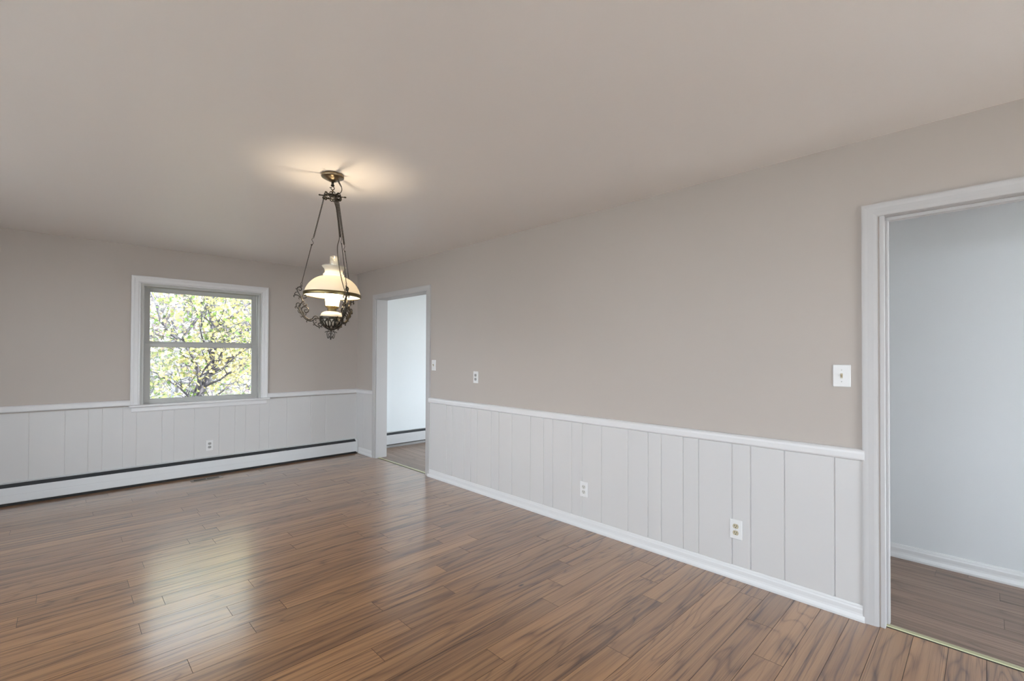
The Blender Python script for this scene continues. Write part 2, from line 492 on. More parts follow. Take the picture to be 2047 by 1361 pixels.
# ------------------------------------------------------------------ panelling, rails, baseboards
GR = [3.973, 3.87, 3.671, 3.569, 3.467, 3.264, 3.158, 2.985, 2.756, 2.604, 2.503, 2.306, 2.201, 2.022, 1.794, 1.638, 1.539, 1.386, 1.284, 1.08, 0.975, 0.797, 0.562]
GB = [-2.2, -2.05, -1.8, -1.6, -1.45, -1.2, -1.0, -0.85, -0.6, -0.45, -0.194, 0.039, 0.201, 0.302, 0.457, 0.563, 0.772, 0.875, 1.056, 1.29, 1.446, 1.555, 1.705, 1.812, 2.013, 2.30, 2.49]
def wainscot(name, axis, plane, s0, s1, z0, z1, grooves, th=0.008, sgn=-1, dp=.0048):
    """vertical boards with V grooves in one sheet"""
    g = sorted(q for q in grooves if s0+.02 < q < s1-.02)
    pr = [(s0, th)]
    for q in g: pr += [(q-.0042, th), (q-.0008, th-dp), (q+.0008, th-dp), (q+.0042, th)]
    pr += [(s1, th), (s1, 0), (s0, 0)]
    n = len(pr); mb = MB()
    def pt(s_, d_, z_):
        return (plane+sgn*d_, s_, z_) if axis == 'x' else (s_, plane+sgn*d_, z_)
    vs = [pt(a_, d_, z0) for a_, d_ in pr] + [pt(a_, d_, z1) for a_, d_ in pr]
    fs = [(i, (i+1) % n, n+(i+1) % n, n+i) for i in range(n)]
    mb.add(vs, fs)
    # top and bottom closures as strips
    top = [pt(a_, d_, z1) for a_, d_ in pr[:-2]]; 
    return mb.build(name, M['panel'])
o = wainscot('trim_1', 'x', A, 0.430, 4.297, 0, 0.83, GR); struct(o, 'white tongue-and-groove panelling of the right wall', 'panelling')
o = wainscot('trim_2', 'y', B, XL, A, 0, 0.80, GB, dp=.0024); struct(o, 'white tongue-and-groove panelling under the window', 'panelling')
o = wainscot('trim_3', 'x', A, 5.569, B-.008, 0, 0.83, [5.83]); struct(o, 'narrow white panelling between corner and doorway', 'panelling')

RAIL = [(0, .809), (.010, .809), (.014, .812), (.021, .815), (.0235, .822), (.0235, .846), (.021, .857), (.015, .865), (.006, .869), (0, .869)]
def runs(name, prof, p0, p1, d, m, lab, **k):
    o = MB().extrude(prof, p0, p1, d, mi=0, **k).build(name, m, bevel=0.0012)
    return struct(o, lab, 'trim')
runs('trim_4', RAIL, (A, 0.432, 0), (A, 4.290, 0), (-1, 0, 0), M['trim'], 'white chair rail along the right wall')
RB = [(d*.9, z) for d, z in RAIL]
runs('trim_5', RB, (1.787, B, 0), (A-.001, B, 0), (0, -1, 0), M['trim'], 'white chair rail right of the window')
runs('trim_6', RB, (XL, B, 0), (0.510, B, 0), (0, -1, 0), M['trim'], 'white chair rail left of the window')
runs('trim_7', RB, (A, 5.571, 0), (A, B-.012, 0), (-1, 0, 0), M['trim'], 'short white chair rail between corner and doorway')
BBP = [(0, 0), (.0225, 0), (.0225, .012), (.020, .022), (.0165, .030), (.0150, .040), (.0150, .060), (.0130, .068), (.0125, .074), (.0105, .082), (0, .084)]
runs('baseboard_right', BBP, (A, 0.434, 0), (A, 4.305, 0), (-1, 0, 0), M['base'], 'white baseboard along the right wall')
runs('baseboard_corner', BBP, (A, 5.575, 0), (A, 5.965, 0), (-1, 0, 0), M['base'], 'short white baseboard beside the heater')
runs('baseboard_hall', [(a_*.9, b_*1.08) for a_, b_ in BBP], (4.02, YH, 0), (4.02, 1.1, 0), (-1, 0, 0), M['base'], 'white baseboard in the hall')
runs('baseboard_kitchen', [(0, 0), (.012, 0), (.012, .03), (0, .032)], (A+T+.006, B, 0), (XR, B, 0), (0, -1, 0), M['panel'], 'worn skirting strip under the far heater')

# ------------------------------------------------------------------ doorways
CP = [(0, 0), (.004, 0), (.009, .003), (.011, .010), (.0128, .018), (.0140, .040), (.0160, .052), (.0165, .060), (.016, .066), (0, .068)]
# CP = (projection, distance from inner edge)
def doorway(name, y0, y1, zh, lab, cw=0.066, stop=False):
    root = empty(name, (A, (y0+y1)/2, 0)); struct(root, lab, 'doorway')
    inv = Matrix.Translation((-A, -(y0+y1)/2, 0))
    prof = [(p, q*cw/.068) for p, q in CP]
    def casing(side):
        mb = MB()
        for (X, sg) in ((A, -1), (A+T+.006, 1)):
            def ring(y_in, y_dir, z_top):
                lo = [(X+sg*p, y_in+y_dir*q, 0) for p, q in prof]
                hi = [(X+sg*p, y_in+y_dir*q, z_top+q) for p, q in prof]
                return lo, hi
            if side == 'L': lo, hi = ring(y1-.006+.012, 1, zh-.006+.0)
            elif side == 'R': lo, hi = ring(y0+.006-.012, -1, zh-.006+.0)
            else:
                lo = [(X+sg*p, y0-.006-q, zh-.006+q) for p, q in prof]
                hi = [(X+sg*p, y1+.006+q, zh-.006+q) for p, q in prof]
            n = len(prof)
            mb.add(lo+hi, [(i, (i+1) % n, n+(i+1) % n, n+i) for i in range(n)] + [tuple(range(n))[::-1], tuple(range(n, 2*n))])
        return mb
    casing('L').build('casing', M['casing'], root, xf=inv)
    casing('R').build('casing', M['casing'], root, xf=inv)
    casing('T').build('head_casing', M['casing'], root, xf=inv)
    j = MB()
    j.box(A-.0035, y0-.0, 0, A+T+.009, y0+.018, zh)
    j.box(A-.0035, y1-.018, 0, A+T+.009, y1, zh)
    j.box(A-.0035, y0, zh-.018+.012, A+T+.009, y1, zh+.006)
    if stop:
        j.box(A+.045, y0+.018, 0, A+.085, y0+.028, zh-.016)
        j.box(A+.045, y1-.028, 0, A+.085, y1-.018, zh-.016)
        j.box(A+.045, y0+.018, zh-.022, A+.085, y1-.018, zh-.006)
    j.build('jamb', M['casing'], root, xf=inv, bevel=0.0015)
    s = MB().extrude([(0, 0), (.001, .0045), (.006, .0065), (.024, .0065), (.029, .0045), (.030, 0)], (A+.028, y0+.018, 0), (A+.028, y1-.018, 0), (1, 0, 0))
    part(s.build('threshold_strip', M['strip'], root, xf=inv), 'pale greenish metal threshold strip')
    g = MB().box(A+.020, y0+.018, -.002, A+.0275, y1-.018, .0012)
    g.build('threshold_gap', M['black'], root, xf=inv)
    return root
doorway('door_1', D1[0], D1[1], DH1, 'white cased opening near the corner leading to the bright room')
doorway('door_2', D2[0], D2[1], DH2, 'white cased opening at the right edge leading to the hall', stop=True)

# ------------------------------------------------------------------ window_1
def window_one():
    root = empty('window_1', (1.149, B, 0.815)); struct(root, 'white double-hung window in the back wall with autumn trees outside', 'window')
    inv = Matrix.Translation((-1.149, -B, -0.815))
    x0, x1, z0, z1 = 0.585, 1.713, 0.817, 2.060     # casing inner edges
    cw = 0.076
    pf = [(0, 0), (.012, 0), (.014, .004), (.009, .010), (.009, .014), (.013, .020), (.015, .045), (.020, .056), (.021, .066), (.018, .075), (0, .076)]
    def cas(kind):
        mb = MB(); n = len(pf)
        if kind == 'L':
            lo = [(x0-q, B-p, z0) for p, q in pf]; hi = [(x0-q, B-p, z1+q) for p, q in pf]
        elif kind == 'R':
            lo = [(x1+q, B-p, z0) for p, q in pf]; hi = [(x1+q, B-p, z1+q) for p, q in pf]
        else:
            lo = [(x0-q, B-p, z1+q) for p, q in pf]; hi = [(x1+q, B-p, z1+q) for p, q in pf]
        mb.add(lo+hi, [(i, (i+1) % n, n+(i+1) % n, n+i) for i in range(n)] + [tuple(range(n))[::-1], tuple(range(n, 2*n))])
        return mb
    cas('L').build('casing', M['trim'], root, xf=inv)
    cas('R').build('casing', M['trim'], root, xf=inv)
    cas('T').build('head_casing', M['trim'], root, xf=inv)
    MB().box(0.497, B-.045, 0.795, 1.808, B+.06, 0.816).build('window_sill', M['trim'], root, xf=inv, bevel=0.006, seg=3)
    MB().extrude([(.008, .742), (.016, .742), (.021, .752), (.021, .780), (.017, .795), (.008, .795)], (0.520, B, 0), (1.775, B, 0), (0, -1, 0)).build('apron', M['trim'], root, xf=inv, bevel=0.001)
    # jamb liner
    j = MB()
    j.box(0.585, B-.002, 0.812, 0.612, B+.15, 2.062); j.box(1.690, B-.002, 0.812, 1.716, B+.15, 2.062)
    j.box(0.612, B-.0018, 2.034, 1.690, B+.1498, 2.062); j.box(0.612, B+.061, 0.80, 1.690, B+.16, 0.830)
    j.box(0.612, B+.050, 0.830, 0.622, B+.060, 2.034); j.box(1.680, B+.050, 0.830, 1.690, B+.060, 2.034)
    j.build('jamb', M['sash'], root, xf=inv, bevel=0.0015)
    # lower sash (inner track) and upper sash (outer track)
    def sash(name, ya, yb, xa, xb, za, zb, st, bot, top, lab=None):
        mb = MB()
        mb.box(xa, ya, za, xa+st, yb, zb); mb.box(xb-st, ya, za, xb, yb, zb)
        mb.box(xa+st, ya, za, xb-st, yb, za+bot); mb.box(xa+st, ya, zb-top, xb-st, yb, zb)
        # glazing bead
        e = .006
        mb.box(xa+st, ya+.006, za+bot, xa+st+e, yb-.006, zb-top); mb.box(xb-st-e, ya+.006, za+bot, xb-st, yb-.006, zb-top)
        mb.box(xa+st, ya+.006, za+bot, xb-st, yb-.006, za+bot+e); mb.box(xa+st, ya+.006, zb-top-e, xb-st, yb-.006, zb-top)
        s_ = mb.build(name, M['sash'], root, xf=inv, bevel=0.002)
        g_ = MB().box(xa+st, (ya+yb)/2-.002, za+bot, xb-st, (ya+yb)/2+.002, zb-top).build('glass_pane', M['glass'], s_, xf=inv)
        g_.parent = s_
        return s_
    lo = sash('lower_sash', B+.060, B+.090, 0.622, 1.684, 0.830, 1.447, 0.048, 0.030, 0.035)
    up = sash('upper_sash', B+.095, B+.122, 0.622, 1.684, 1.425, 2.030, 0.044, 0.036, 0.036)
    # sash locks on the meeting rail
    for x in (0.93, 1.42):
        lk = MB()
        lk.lathe([(0, 0), (.014, 0), (.014, .006), (.010, .010), (0, .010)], 16, (x, B+.078, 1.447))
        lk.box(x-.006, B+.060, 1.455, x+.030, B+.070, 1.462)
        lk.build('sash_lock', M['sash'], root, xf=inv)
    # finger lifts
    for x in (0.86, 1.50):
        MB().box(x-.03, B+.052, 0.846, x+.03, B+.060, 0.852).build('sash_lift', M['sash'], root, xf=inv)
    return root
window_one()

def plain_window(name, axis, plane, s0, s1, z0, z1, lab, depth=.12, bars=1, sgn=1):
    """unseen windows placed and sized to let daylight in: frame, mullion and pane"""
    c = ((s0+s1)/2, plane) if axis == 'y' else (plane, (s0+s1)/2)
    root = empty(name, (c[0], c[1], z0)); struct(root, lab, 'window')
    def bx(mb, a0, a1, d0, d1, zz0, zz1):
        d0, d1 = sorted((plane+sgn*d0, plane+sgn*d1))
        if axis == 'y': mb.box(a0, d0, zz0, a1, d1, zz1)
        else: mb.box(d0, a0, zz0, d1, a1, zz1)
    inv = Matrix.Translation((-c[0], -c[1], -z0))
    f = MB(); t = .045
    bx(f, s0, s0+t, .0, depth, z0, z1); bx(f, s1-t, s1, .0, depth, z0, z1)
    bx(f, s0+t, s1-t, .0, depth, z0, z0+t); bx(f, s0+t, s1-t, .0, depth, z1-t, z1)
    for k in range(bars):
        cx_ = s0+(s1-s0)*(k+1)/(bars+1); bx(f, cx_-.025, cx_+.025, .03, depth-.03, z0+t, z1-t)
    f.build('window_frame', M['trim'], root, xf=inv)
    g = MB(); bx(g, s0+t, s1-t, depth/2-.002, depth/2+.002, z0+t, z1-t)
    g.build('glass_pane', M['glass'], root, xf=inv)
    return root
plain_window('window_2', 'x', XL, LW[0], LW[1], LW[2], LW[3], 'wide window in the left wall', bars=4, sgn=-1)
plain_window('added_window_3', 'y', YR, PD[0], PD[1], PD[2], PD[3], 'unseen glazed patio door added in the rear wall for daylight', sgn=-1)
plain_window('added_window_4', 'y', YH, HW[0], HW[1], HW[2], HW[3], 'unseen window added at the end of the hall for daylight', bars=0, depth=.10, sgn=-1)
plain_window('added_window_5', 'x', XR, KW[0], KW[1], KW[2], KW[3], 'unseen window added in the side wall of the far room for daylight')
plain_window('added_window_6', 'y', B, KW2[0], KW2[1], KW2[2], KW2[3], 'unseen window added in the back wall of the far room for daylight', depth=.15)

# ------------------------------------------------------------------ baseboard heaters
def heater(x0, x1, zo, lab, splice=None, end_r=True):
    root = empty('baseboard_heater', ((x0+x1)/2, B, 0))
    thing(root, lab, 'heater', 'hot-water baseboard heaters')
    inv = Matrix.Translation((-(x0+x1)/2, -B, 0))
    yb = B-.009
    xe = x1-.022 if end_r else x1
    # back plate with turned-over top lip
    MB().extrude([(0, .012+zo), (.002, .012+zo), (.002, .186+zo), (.012, .192+zo), (.012, .196+zo), (0, .198+zo)], (x0, yb, 0), (xe, yb, 0), (0, -1, 0)).build('back_plate', M['heater'], root, xf=inv)
    # damper blade, dark, tilted in the slot
    MB().extrude([(.006, .180+zo), (.009, .184+zo), (.058, .150+zo), (.055, .146+zo)], (x0, yb, 0), (xe, yb, 0), (0, -1, 0)).build('damper', M['dark'], root, xf=inv)
    # front cover: folded sheet with mid crease
    fp = [(.044, .157+zo), (.058, .159+zo), (.060, .156+zo), (.0605, .094+zo), (.0590, .091+zo), (.0605, .088+zo), (.0605, .030+zo), (.057, .024+zo), (.050, .024+zo), (.050, .027+zo), (.0565, .028+zo), (.0575, .086+zo), (.0575, .154+zo), (.044, .154+zo)]
    fr = MB().extrude(fp, (x0, yb, 0), (xe, yb, 0), (0, -1, 0)).build('front_cover', M['heater'], root, xf=inv, bevel=0.0006)
    # finned pipe inside
    pm = MB().tube([(x0+.02, yb-.032, .085+zo), (xe-.01, yb-.032, .085+zo)], .011, 10)
    k = x0+.08
    while k < xe-.06:
        pm.box(k, yb-.053, .060+zo, k+.0015, yb-.010, .120+zo); k += .022
    pm.build('finned_pipe', M['dark'], root, xf=inv)
    # black here stands for shade in the gap; far heater: grey base strip
    MB().box(x0, yb-.050, 0.001, xe, yb-.002, .026+zo*.35).build('gap_shade_base_strip', M['black'] if zo == 0 else M['greyplug'], root, xf=inv)
    if splice:
        MB().extrude([(.0606, .026+zo), (.0622, .026+zo), (.0622, .158+zo), (.058, .1605+zo), (.044, .1585+zo), (.044, .1575+zo), (.0606, .157+zo)], (splice, yb, 0), (splice+.075, yb, 0), (0, -1, 0)).build('splice_plate', M['heater'], root, xf=inv, bevel=0.0005)
    if end_r:
        MB().extrude([(0, .012+zo), (.055, .012+zo), (.0635, .022+zo), (.0635, .140+zo), (.058, .166+zo), (.045, .184+zo), (.025, .198+zo), (0, .202+zo)], (xe, yb, 0), (x1, yb, 0), (0, -1, 0)).build('end_cap', M['heater'], root, xf=inv, bevel=0.002)
    return root
h1 = heater(XL+.02, A-.012, 0.0, 'long white baseboard heater under the window with black slot', splice=1.915)
h2 = heater(A+T+.02, 4.45, 0.022, 'white baseboard heater seen through the doorway near the corner')

# ------------------------------------------------------------------ outlets and switches
def wall_frame(p, facing):
    """local x = along wall (viewer's right), y = up, z = out of the wall"""
    if facing == '-x': X, Z = Vector((0, -1, 0)), Vector((-1, 0, 0))
    else: X, Z = Vector((1, 0, 0)), Vector((0, -1, 0))
    Y = Vector((0, 0, 1))
    return Matrix(((X.x, Y.x, Z.x, p[0]), (X.y, Y.y, Z.y, p[1]), (X.z, Y.z, Z.z, p[2]), (0, 0, 0, 1)))
def round_rect(w, h, r, n=5):
    pts = []
    for cx, cy, a0 in ((w/2-r, h/2-r, 0), (-w/2+r, h/2-r, 90), (-w/2+r, -h/2+r, 180), (w/2-r, -h/2+r, 270)):
        for k in range(n+1):
            a = math.radians(a0+90*k/n); pts.append((cx+r*math.cos(a), cy+r*math.sin(a)))
    return pts
def slab(mb, pts, z0, z1, mi=0, inset=0.0, c=(0, 0)):
    n = len(pts)
    f = 1.0
    lo = [(x+c[0], y+c[1], z0) for x, y in pts]
    mx = max(abs(x) for x, _ in pts); my = max(abs(y) for _, y in pts)
    hi = [(x*(1-inset/mx)+c[0], y*(1-inset/my)+c[1], z1) for x, y in pts]
    mb.add(lo+hi, [(i, (i+1) % n, n+(i+1) % n, n+i) for i in range(n)] + [tuple(range(n))[::-1], tuple(range(n, 2*n))], mi)
def socket_face():
    # classic duplex face: circle clipped flat top and bottom
    pts = []
    for k in range(28):
        a = 2*PI*k/28; pts.append((.0172*math.cos(a), max(-.0138, min(.0138, .0172*math.sin(a)))))
    return pts
def outlet(p, facing, lab, plug, group='duplex outlets'):
    root = empty('wall_outlet', p); root.matrix_world = wall_frame(p, facing)
    thing(root, lab, 'outlet', group)
    mb = MB(); slab(mb, round_rect(.071, .116, .004), -.001, .0035); slab(mb, round_rect(.071, .116, .004), .0035, .0062, inset=.003)
    mb.build('cover_plate', M['plate'], root)
    for s in (1, -1):
        m = MB(); cy = s*.0195
        slab(m, socket_face(), .004, .0078, inset=.0006, c=(0, cy))
        sk = m.build('socket', plug, root)
        q = MB()
        q.box(-.0078, cy-.001, .0070, -.0052, cy+.0082, .0081); q.box(.0052, cy-.0005, .0070, .0078, cy+.0072, .0081)
        q.lathe([(0, .0081), (.0026, .0081), (.0026, .0070)], 10, (0, cy-.0075, 0))
        q.build('slots', M['black'], sk)
    s_ = MB().lathe([(0, .0074), (.0022, .0072), (.0030, .0060)], 12)
    s_.build('screw', M['screw'], root)
    return root
outlet((A-.008, 2.182, .302), '-x', 'outlet with white sockets in the right wall panelling, farther from the camera', M['whiteplug'])
outlet((A-.008, 1.056, .299), '-x', 'outlet in the right wall panelling with tan sockets, nearest the camera', M['ivory'])
outlet((A, 3.501, 1.119), '-x', 'outlet high on the plain wall above the chair rail', M['greyplug'])
outlet((1.198, B-.008, .322), '-y', 'outlet in the panelling under the window above the heater', M['greyplug'])
def switch(p, facing, lab, wide=.071):
    root = empty('light_switch', p); root.matrix_world = wall_frame(p, facing)
    thing(root, lab, 'light switch', 'toggle light switches')
    mb = MB(); slab(mb, round_rect(wide, .116, .004), -.001, .0035); slab(mb, round_rect(wide, .116, .004), .0035, .0062, inset=.003)
    mb.build('cover_plate', M['plate'], root)
    t = MB(); t.box(-.0052, -.0125, .005, .0052, .0125, .0072); t.build('toggle_slot', M['ivory'], root)
    t = MB(); t.add([(-.0040, -.006, .006), (.0040, -.006, .006), (.0040, .006, .006), (-.0040, .006, .006), (-.0034, .006, .019), (.0034, .006, .019), (.0034, .012, .018), (-.0034, .012, .018)],
          [(0, 1, 2, 3), (4, 5, 6, 7), (0, 1, 5, 4), (1, 2, 6, 5), (2, 3, 7, 6), (3, 0, 4, 7)]); t.build('toggle', M['ivory'], root, bevel=.001)
    for s in (1, -1):
        MB().lathe([(0, .0074), (.0022, .0072), (.0032, .0060)], 12, (0, s*.030, 0)).build('screw', M['screw'], root)
    return root
switch((A, 4.216, 1.223), '-x', 'narrow light switch beside the doorway near the corner')
switch((A, 0.529, 1.238), '-x', 'light switch beside the large doorway at the right edge', .078)

# ------------------------------------------------------------------ floor register
def register():
    x0, x1, y0, y1 = 0.990, 1.275, 5.772, 5.885
    c = ((x0+x1)/2, (y0+y1)/2)
    root = empty('floor_register', (c[0], c[1], 0))
    thing(root, 'small bronze floor vent with slots in front of the heater', 'floor vent')
    hx, hy = (x1-x0)/2, (y1-y0)/2
    f = MB(); z0, z1 = 0.0, .0045
    f.box(-hx, -hy, z0, hx, -hy+.024, z1); f.box(-hx, hy-.024, z0, hx, hy, z1)
    f.box(-hx, -hy+.024, z0, -hx+.030, hy-.024, z1); f.box(hx-.030, -hy+.024, z0, hx, hy-.024, z1)
    f.box(-.006, -hy+.024, z0, .006, hy-.024, z1)
    f.build('frame', M['reg'], root, bevel=.001)
    for a_, b_ in ((-hx+.030, -.006), (.006, hx-.030)):
        s = MB()
        n = 9; w_ = (b_-a_)/n
        for k in range(1, n): s.box(a_+k*w_-.0012, -hy+.024, .0005, a_+k*w_+.0012, hy-.024, .0035)
        s.build('louver_bank', M['reg'], root)
    MB().box(-hx+.03, -hy+.024, .0002, hx-.03, hy-.024, .0008).build('duct_opening', M['black'], root)
register()

# ------------------------------------------------------------------ hanging lamp
LX, LY = 1.184, 2.792
def lamp():
    root = empty('hanging_lamp', (LX, LY, H), math.radians(-22.95))
    # local frame: +x = right across the view, +y = away, z down from the ceiling
    thing(root, 'lit antique hanging lamp with white glass shade and scrolled brass arms', 'hanging lamp')
    n = 56
    MB().lathe([(0, -.001), (.060, -.001), (.0655, -.004), (.0660, -.016), (.0640, -.020), (.0600, -.0215), (.046, -.030), (.036, -.034), (.026, -.040), (.012, -.045), (0, -.046)], n).build('canopy', M['canopy'], root)
    hk = MB()
    hk.tube([(0, 0, -.044), (0, 0, -.066)], .0075, 12)
    hk.lathe([(0, -.064), (.010, -.064), (.011, -.069), (.006, -.074), (0, -.075)], 16)
    pts = [(.0, 0, -.070)] + [(.010*math.sin(t)+.000, 0, -.084-.010*math.cos(t)*-1-0.0) for t in [0.3, .8, 1.4, 2.0, 2.6, 3.2, 3.9, 4.5]]
    hk.tube(pts, .0026, 8)
    hk.tube([(-.004, 0, -.079), (-.015, 0, -.083), (-.016, 0, -.080)], .0026, 8)
    hk.build('hook', M['castbrass'], root)
    MB().tube([(0, 0, -.092), (0, 0, -.128)], .0042, 10).build('stem', M['brass'], root)
    # crown: open ring with three pierced arms and finials, chains hang from it
    cz = -.130
    az = [math.radians(178), math.radians(53), math.radians(-66)]
    cr = MB()
    cr.tube([(.020*math.cos(a), .020*math.sin(a), cz) for a in np.linspace(0, 2*PI, 25)[:-1]], .0052, 8, closed=True)
    cr.tube([(.050*math.cos(a), .050*math.sin(a), cz-.006) for a in np.linspace(0, 2*PI, 41)[:-1]], .0045, 8, closed=True)
    cr.lathe([(0, cz+.012), (.008, cz+.010), (.010, cz), (.008, cz-.010), (0, cz-.012)], 16)
    for k in range(6):
        a = az[0]+k*PI/3; c, s = math.cos(a), math.sin(a)
        # radial scroll
        pp = [(r*c - .006*math.sin(r*120)*s, r*s + .006*math.sin(r*120)*c, cz+.004*math.sin(r*90)-.08*r) for r in np.linspace(.008, .052, 9)]
        cr.tube(pp, .0036, 6)
    for a in az:
        c, s = math.cos(a), math.sin(a)
        cr.tube([(r*c, r*s, cz-.004+.05*(r-.05)) for r in (.045, .058, .066, .074, .080)], [.0055, .0045, .0036, .0055, .0018], 8)
        for sg in (-1, 1):
            q = [((.050-.010*t)*c - sg*(.012*math.sin(t*3))*s, (.050-.010*t)*s + sg*(.012*math.sin(t*3))*c, cz-.006-.014*t) for t in np.linspace(0, 1, 7)]
            cr.tube(q, .0036, 6)
        cr.tube([(.050*c+.006*math.cos(t)*c, .050*s+.006*math.cos(t)*s, cz-.018+.006*math.sin(t)) for t in np.linspace(0, 2*PI, 13)[:-1]], .003, 6, closed=True)
    for k in range(6):
        a = az[0]+k*PI/3; c, s = math.cos(a), math.sin(a)
        if k in (1, 2, 3, 5):
            cr.tube([(q*c, q*s, cz-.002) for q in (.046, .056, .064, .070, .076, .080)], [.0036, .0030, .0026, .0050, .0046, .0016], 8)
        for sg in (-1, 1):
            b0 = a+sg*.20; b1 = a+sg*.52
            q = [(.052*math.cos(b0+(b1-b0)*t), .052*math.sin(b0+(b1-b0)*t), cz-.006-.016*math.sin(t*PI)-.004*math.cos(t*7)) for t in np.linspace(0, 1, 9)]
            cr.tube(q, .0030, 6)
            q = [((.048-.014*t)*math.cos(b0+(b1-b0)*t), (.048-.014*t)*math.sin(b0+(b1-b0)*t), cz+.002+.010*math.sin(t*PI)) for t in np.linspace(0, 1, 9)]
            cr.tube(q, .0028, 6)
    cr.build('crown', M['castbrass'], root)

    # body tilts slightly, as it hangs in the photo
    tilt = Matrix.Translation((0, 0, -.88)) @ Matrix.Rotation(math.radians(2.1), 4, 'Y') @ Matrix.Translation((0, 0, .88))
    topr, topz = .178, -.690
    def tp(a, r=topr, z=topz): return tilt @ Vector((r*math.cos(a), r*math.sin(a), z))
    # chains and rods
    def chain(mb, p, q, lk=.0115, rr=.0015):
        p = Vector(p); q = Vector(q); d = (q-p); L = d.length; t = d.normalized()
        u = t.orthogonal().normalized(); w_ = t.cross(u); nL = max(2, int(L/(lk*.72)))
        for k in range(nL):
            c = p + d*((k+.5)/nL); su = u if k % 2 else w_
            mb.tube([c + t*(lk/2*math.sin(x)) + su*(.0036*math.cos(x)) for x in np.linspace(0, 2*PI, 11)[:-1]], rr, 5, closed=True)
    for i, a in enumerate(az):
        c, s = math.cos(a), math.sin(a)
        st = Vector((.050*c, .050*s, cz-.024)); en = tp(a)
        mid = st.lerp(en, .46); mid2 = st.lerp(en, .54)
        mb = MB()
        chain(mb, st, mid)
        if i != 0:
            off = Vector((.006, .002, 0)) * (1 if i == 1 else -1)
            chain(mb, st+off, mid+off*.6)
        # s hook
        t = (en-st).normalized(); u = Vector((-s, c, 0)).cross(t).normalized()
        hookp = []
        for x in np.linspace(-1, 1, 21):
            hookp.append(mid.lerp(mid2, (x+1)/2) + u*(.0065*math.sin(x*PI)))
        mb.tube(hookp, .0016, 6)
        mb.tube([mid2 + t*.004*math.sin(x) + u*.004*math.cos(x) for x in np.linspace(0, 2*PI, 11)[:-1]], .0014, 5, closed=True)
        mb.tube([mid2, en - t*.012], .0019, 8)
        mb.tube([en + t*(.007*math.sin(x)-.005) + u*.0045*math.cos(x) for x in np.linspace(0, 2*PI, 13)[:-1]], .0015, 5, closed=True)
        mb.build('suspension_chain', M['castbrass'], root)
    # cord
    a3 = az[2]
    cd = MB()
    cp = [(.030, -.012, -.036), (.038, -.014, -.052), (.050, -.014, -.074), (.052, -.014, -.096), (.040, -.014, -.116), (.020, -.012, -.122), (.008, -.012, -.132), (.010, -.014, -.165),
          (.026, -.030, -.235), (.036, -.045, -.34), (.040, -.055, -.40), (.030, -.07, -.45), (.032, -.09, -.52), (.045, -.13, -.62), (.062, -.155, -.70), (.082, -.155, -.76)]
    def smooth(P, k=4):
        P = [Vector(p) for p in P]; out = []
        for i in range(len(P)-1):
            p0 = P[max(i-1, 0)]; p1 = P[i]; p2 = P[i+1]; p3 = P[min(i+2, len(P)-1)]
            for j in range(k):
                t = j/k
                out.append(.5*((2*p1)+(p2-p0)*t+(2*p0-5*p1+4*p2-p3)*t*t+(-p0+3*p1-3*p2+p3)*t**3))
        out.append(P[-1]); return out
    cd.tube(smooth(cp), .0026, 8)
    cd.tube(smooth(cp[:3]), [.0062, .006, .0058, .0055, .005, .0048, .0044, .004, .003], 10)
    cd.build('power_cord', M['cord'], root)

    # shade (tam-o-shanter dome with collar)
    dome = [(.1615, -.746), (.1612, -.736), (.1585, -.720), (.1530, -.704), (.1455, -.689), (.1360, -.675), (.1240, -.661), (.1100, -.6485), (.0950, -.639), (.0790, -.6315), (.0650, -.627),
            (.0590, -.625), (.0575, -.6225), (.0605, -.618), (.0608, -.614), (.0565, -.610), (.0535, -.607), (.0515, -.600), (.0520, -.592), (.0560, -.581), (.0630, -.573), (.0685, -.568), (.0690, -.563)]
    inner = [(r-.0028, z-.0006) for r, z in dome][::-1]
    sh = MB().lathe(dome+inner, 72, close=True).build('lamp_shade', M['milk'], root, xf=tilt)
    MB().lathe([(.1614, -.730), (.1650, -.729), (.1672, -.733), (.1674, -.745), (.1652, -.750), (.1606, -.750), (.1606, -.746)], 72, close=True).build('rim_band', M['brass'], sh, xf=tilt)
    # clear chimney top
    ch = MB().lathe([(.0268, -.502), (.0265, -.56), (.0262, -.60), (.0260, -.655), (.030, -.680), (.038, -.700), (.0366, -.701), (.0285, -.681), (.0245, -.655), (.0247, -.60), (.0250, -.56), (.0253, -.502)], 40, close=True)
    part(ch.build('chimney', M['clear'], root, xf=tilt), 'clear glass chimney')
    lc = MB().lathe([(.038, -.700), (.0445, -.716), (.0455, -.735), (.0430, -.765), (.0385, -.79), (.0375, -.815), (.0360, -.815), (.0370, -.79), (.0415, -.765), (.0440, -.735), (.0430, -.717), (.0366, -.701)], 40, close=True)
    part(lc.build('frosted_chimney', M['frost'], root, xf=tilt), 'frosted glowing lower chimney')
    # lit bulb inside
    bl = MB().lathe([(0, -.715), (.008, -.718), (.0145, -.730), (.0150, -.742), (.010, -.758), (.0075, -.772), (.0075, -.80), (0, -.80)], 24)
    bo = bl.build('bulb', M['bulb'], root, xf=tilt)
    # gallery with prongs
    g = MB()
    g.lathe([(.0, -.838), (.022, -.838), (.028, -.832), (.026, -.826), (.030, -.820), (.0385, -.816), (.0400, -.811), (.0385, -.807), (.0345, -.812), (.0, -.814)], 40)
    for k in range(4):
        a = math.radians(20+90*k); c, s = math.cos(a), math.sin(a)
        g.tube([(r*c, r*s, z) for r, z in ((.040, -.813), (.0425, -.800), (.0425, -.785), (.0450, -.770))], [.0020, .0018, .0016, .0010], 6)
    a = math.radians(-20)
    g.tube([(.030*math.cos(a), .030*math.sin(a), -.820), (.058*math.cos(a), .058*math.sin(a), -.828)], .0016, 6)
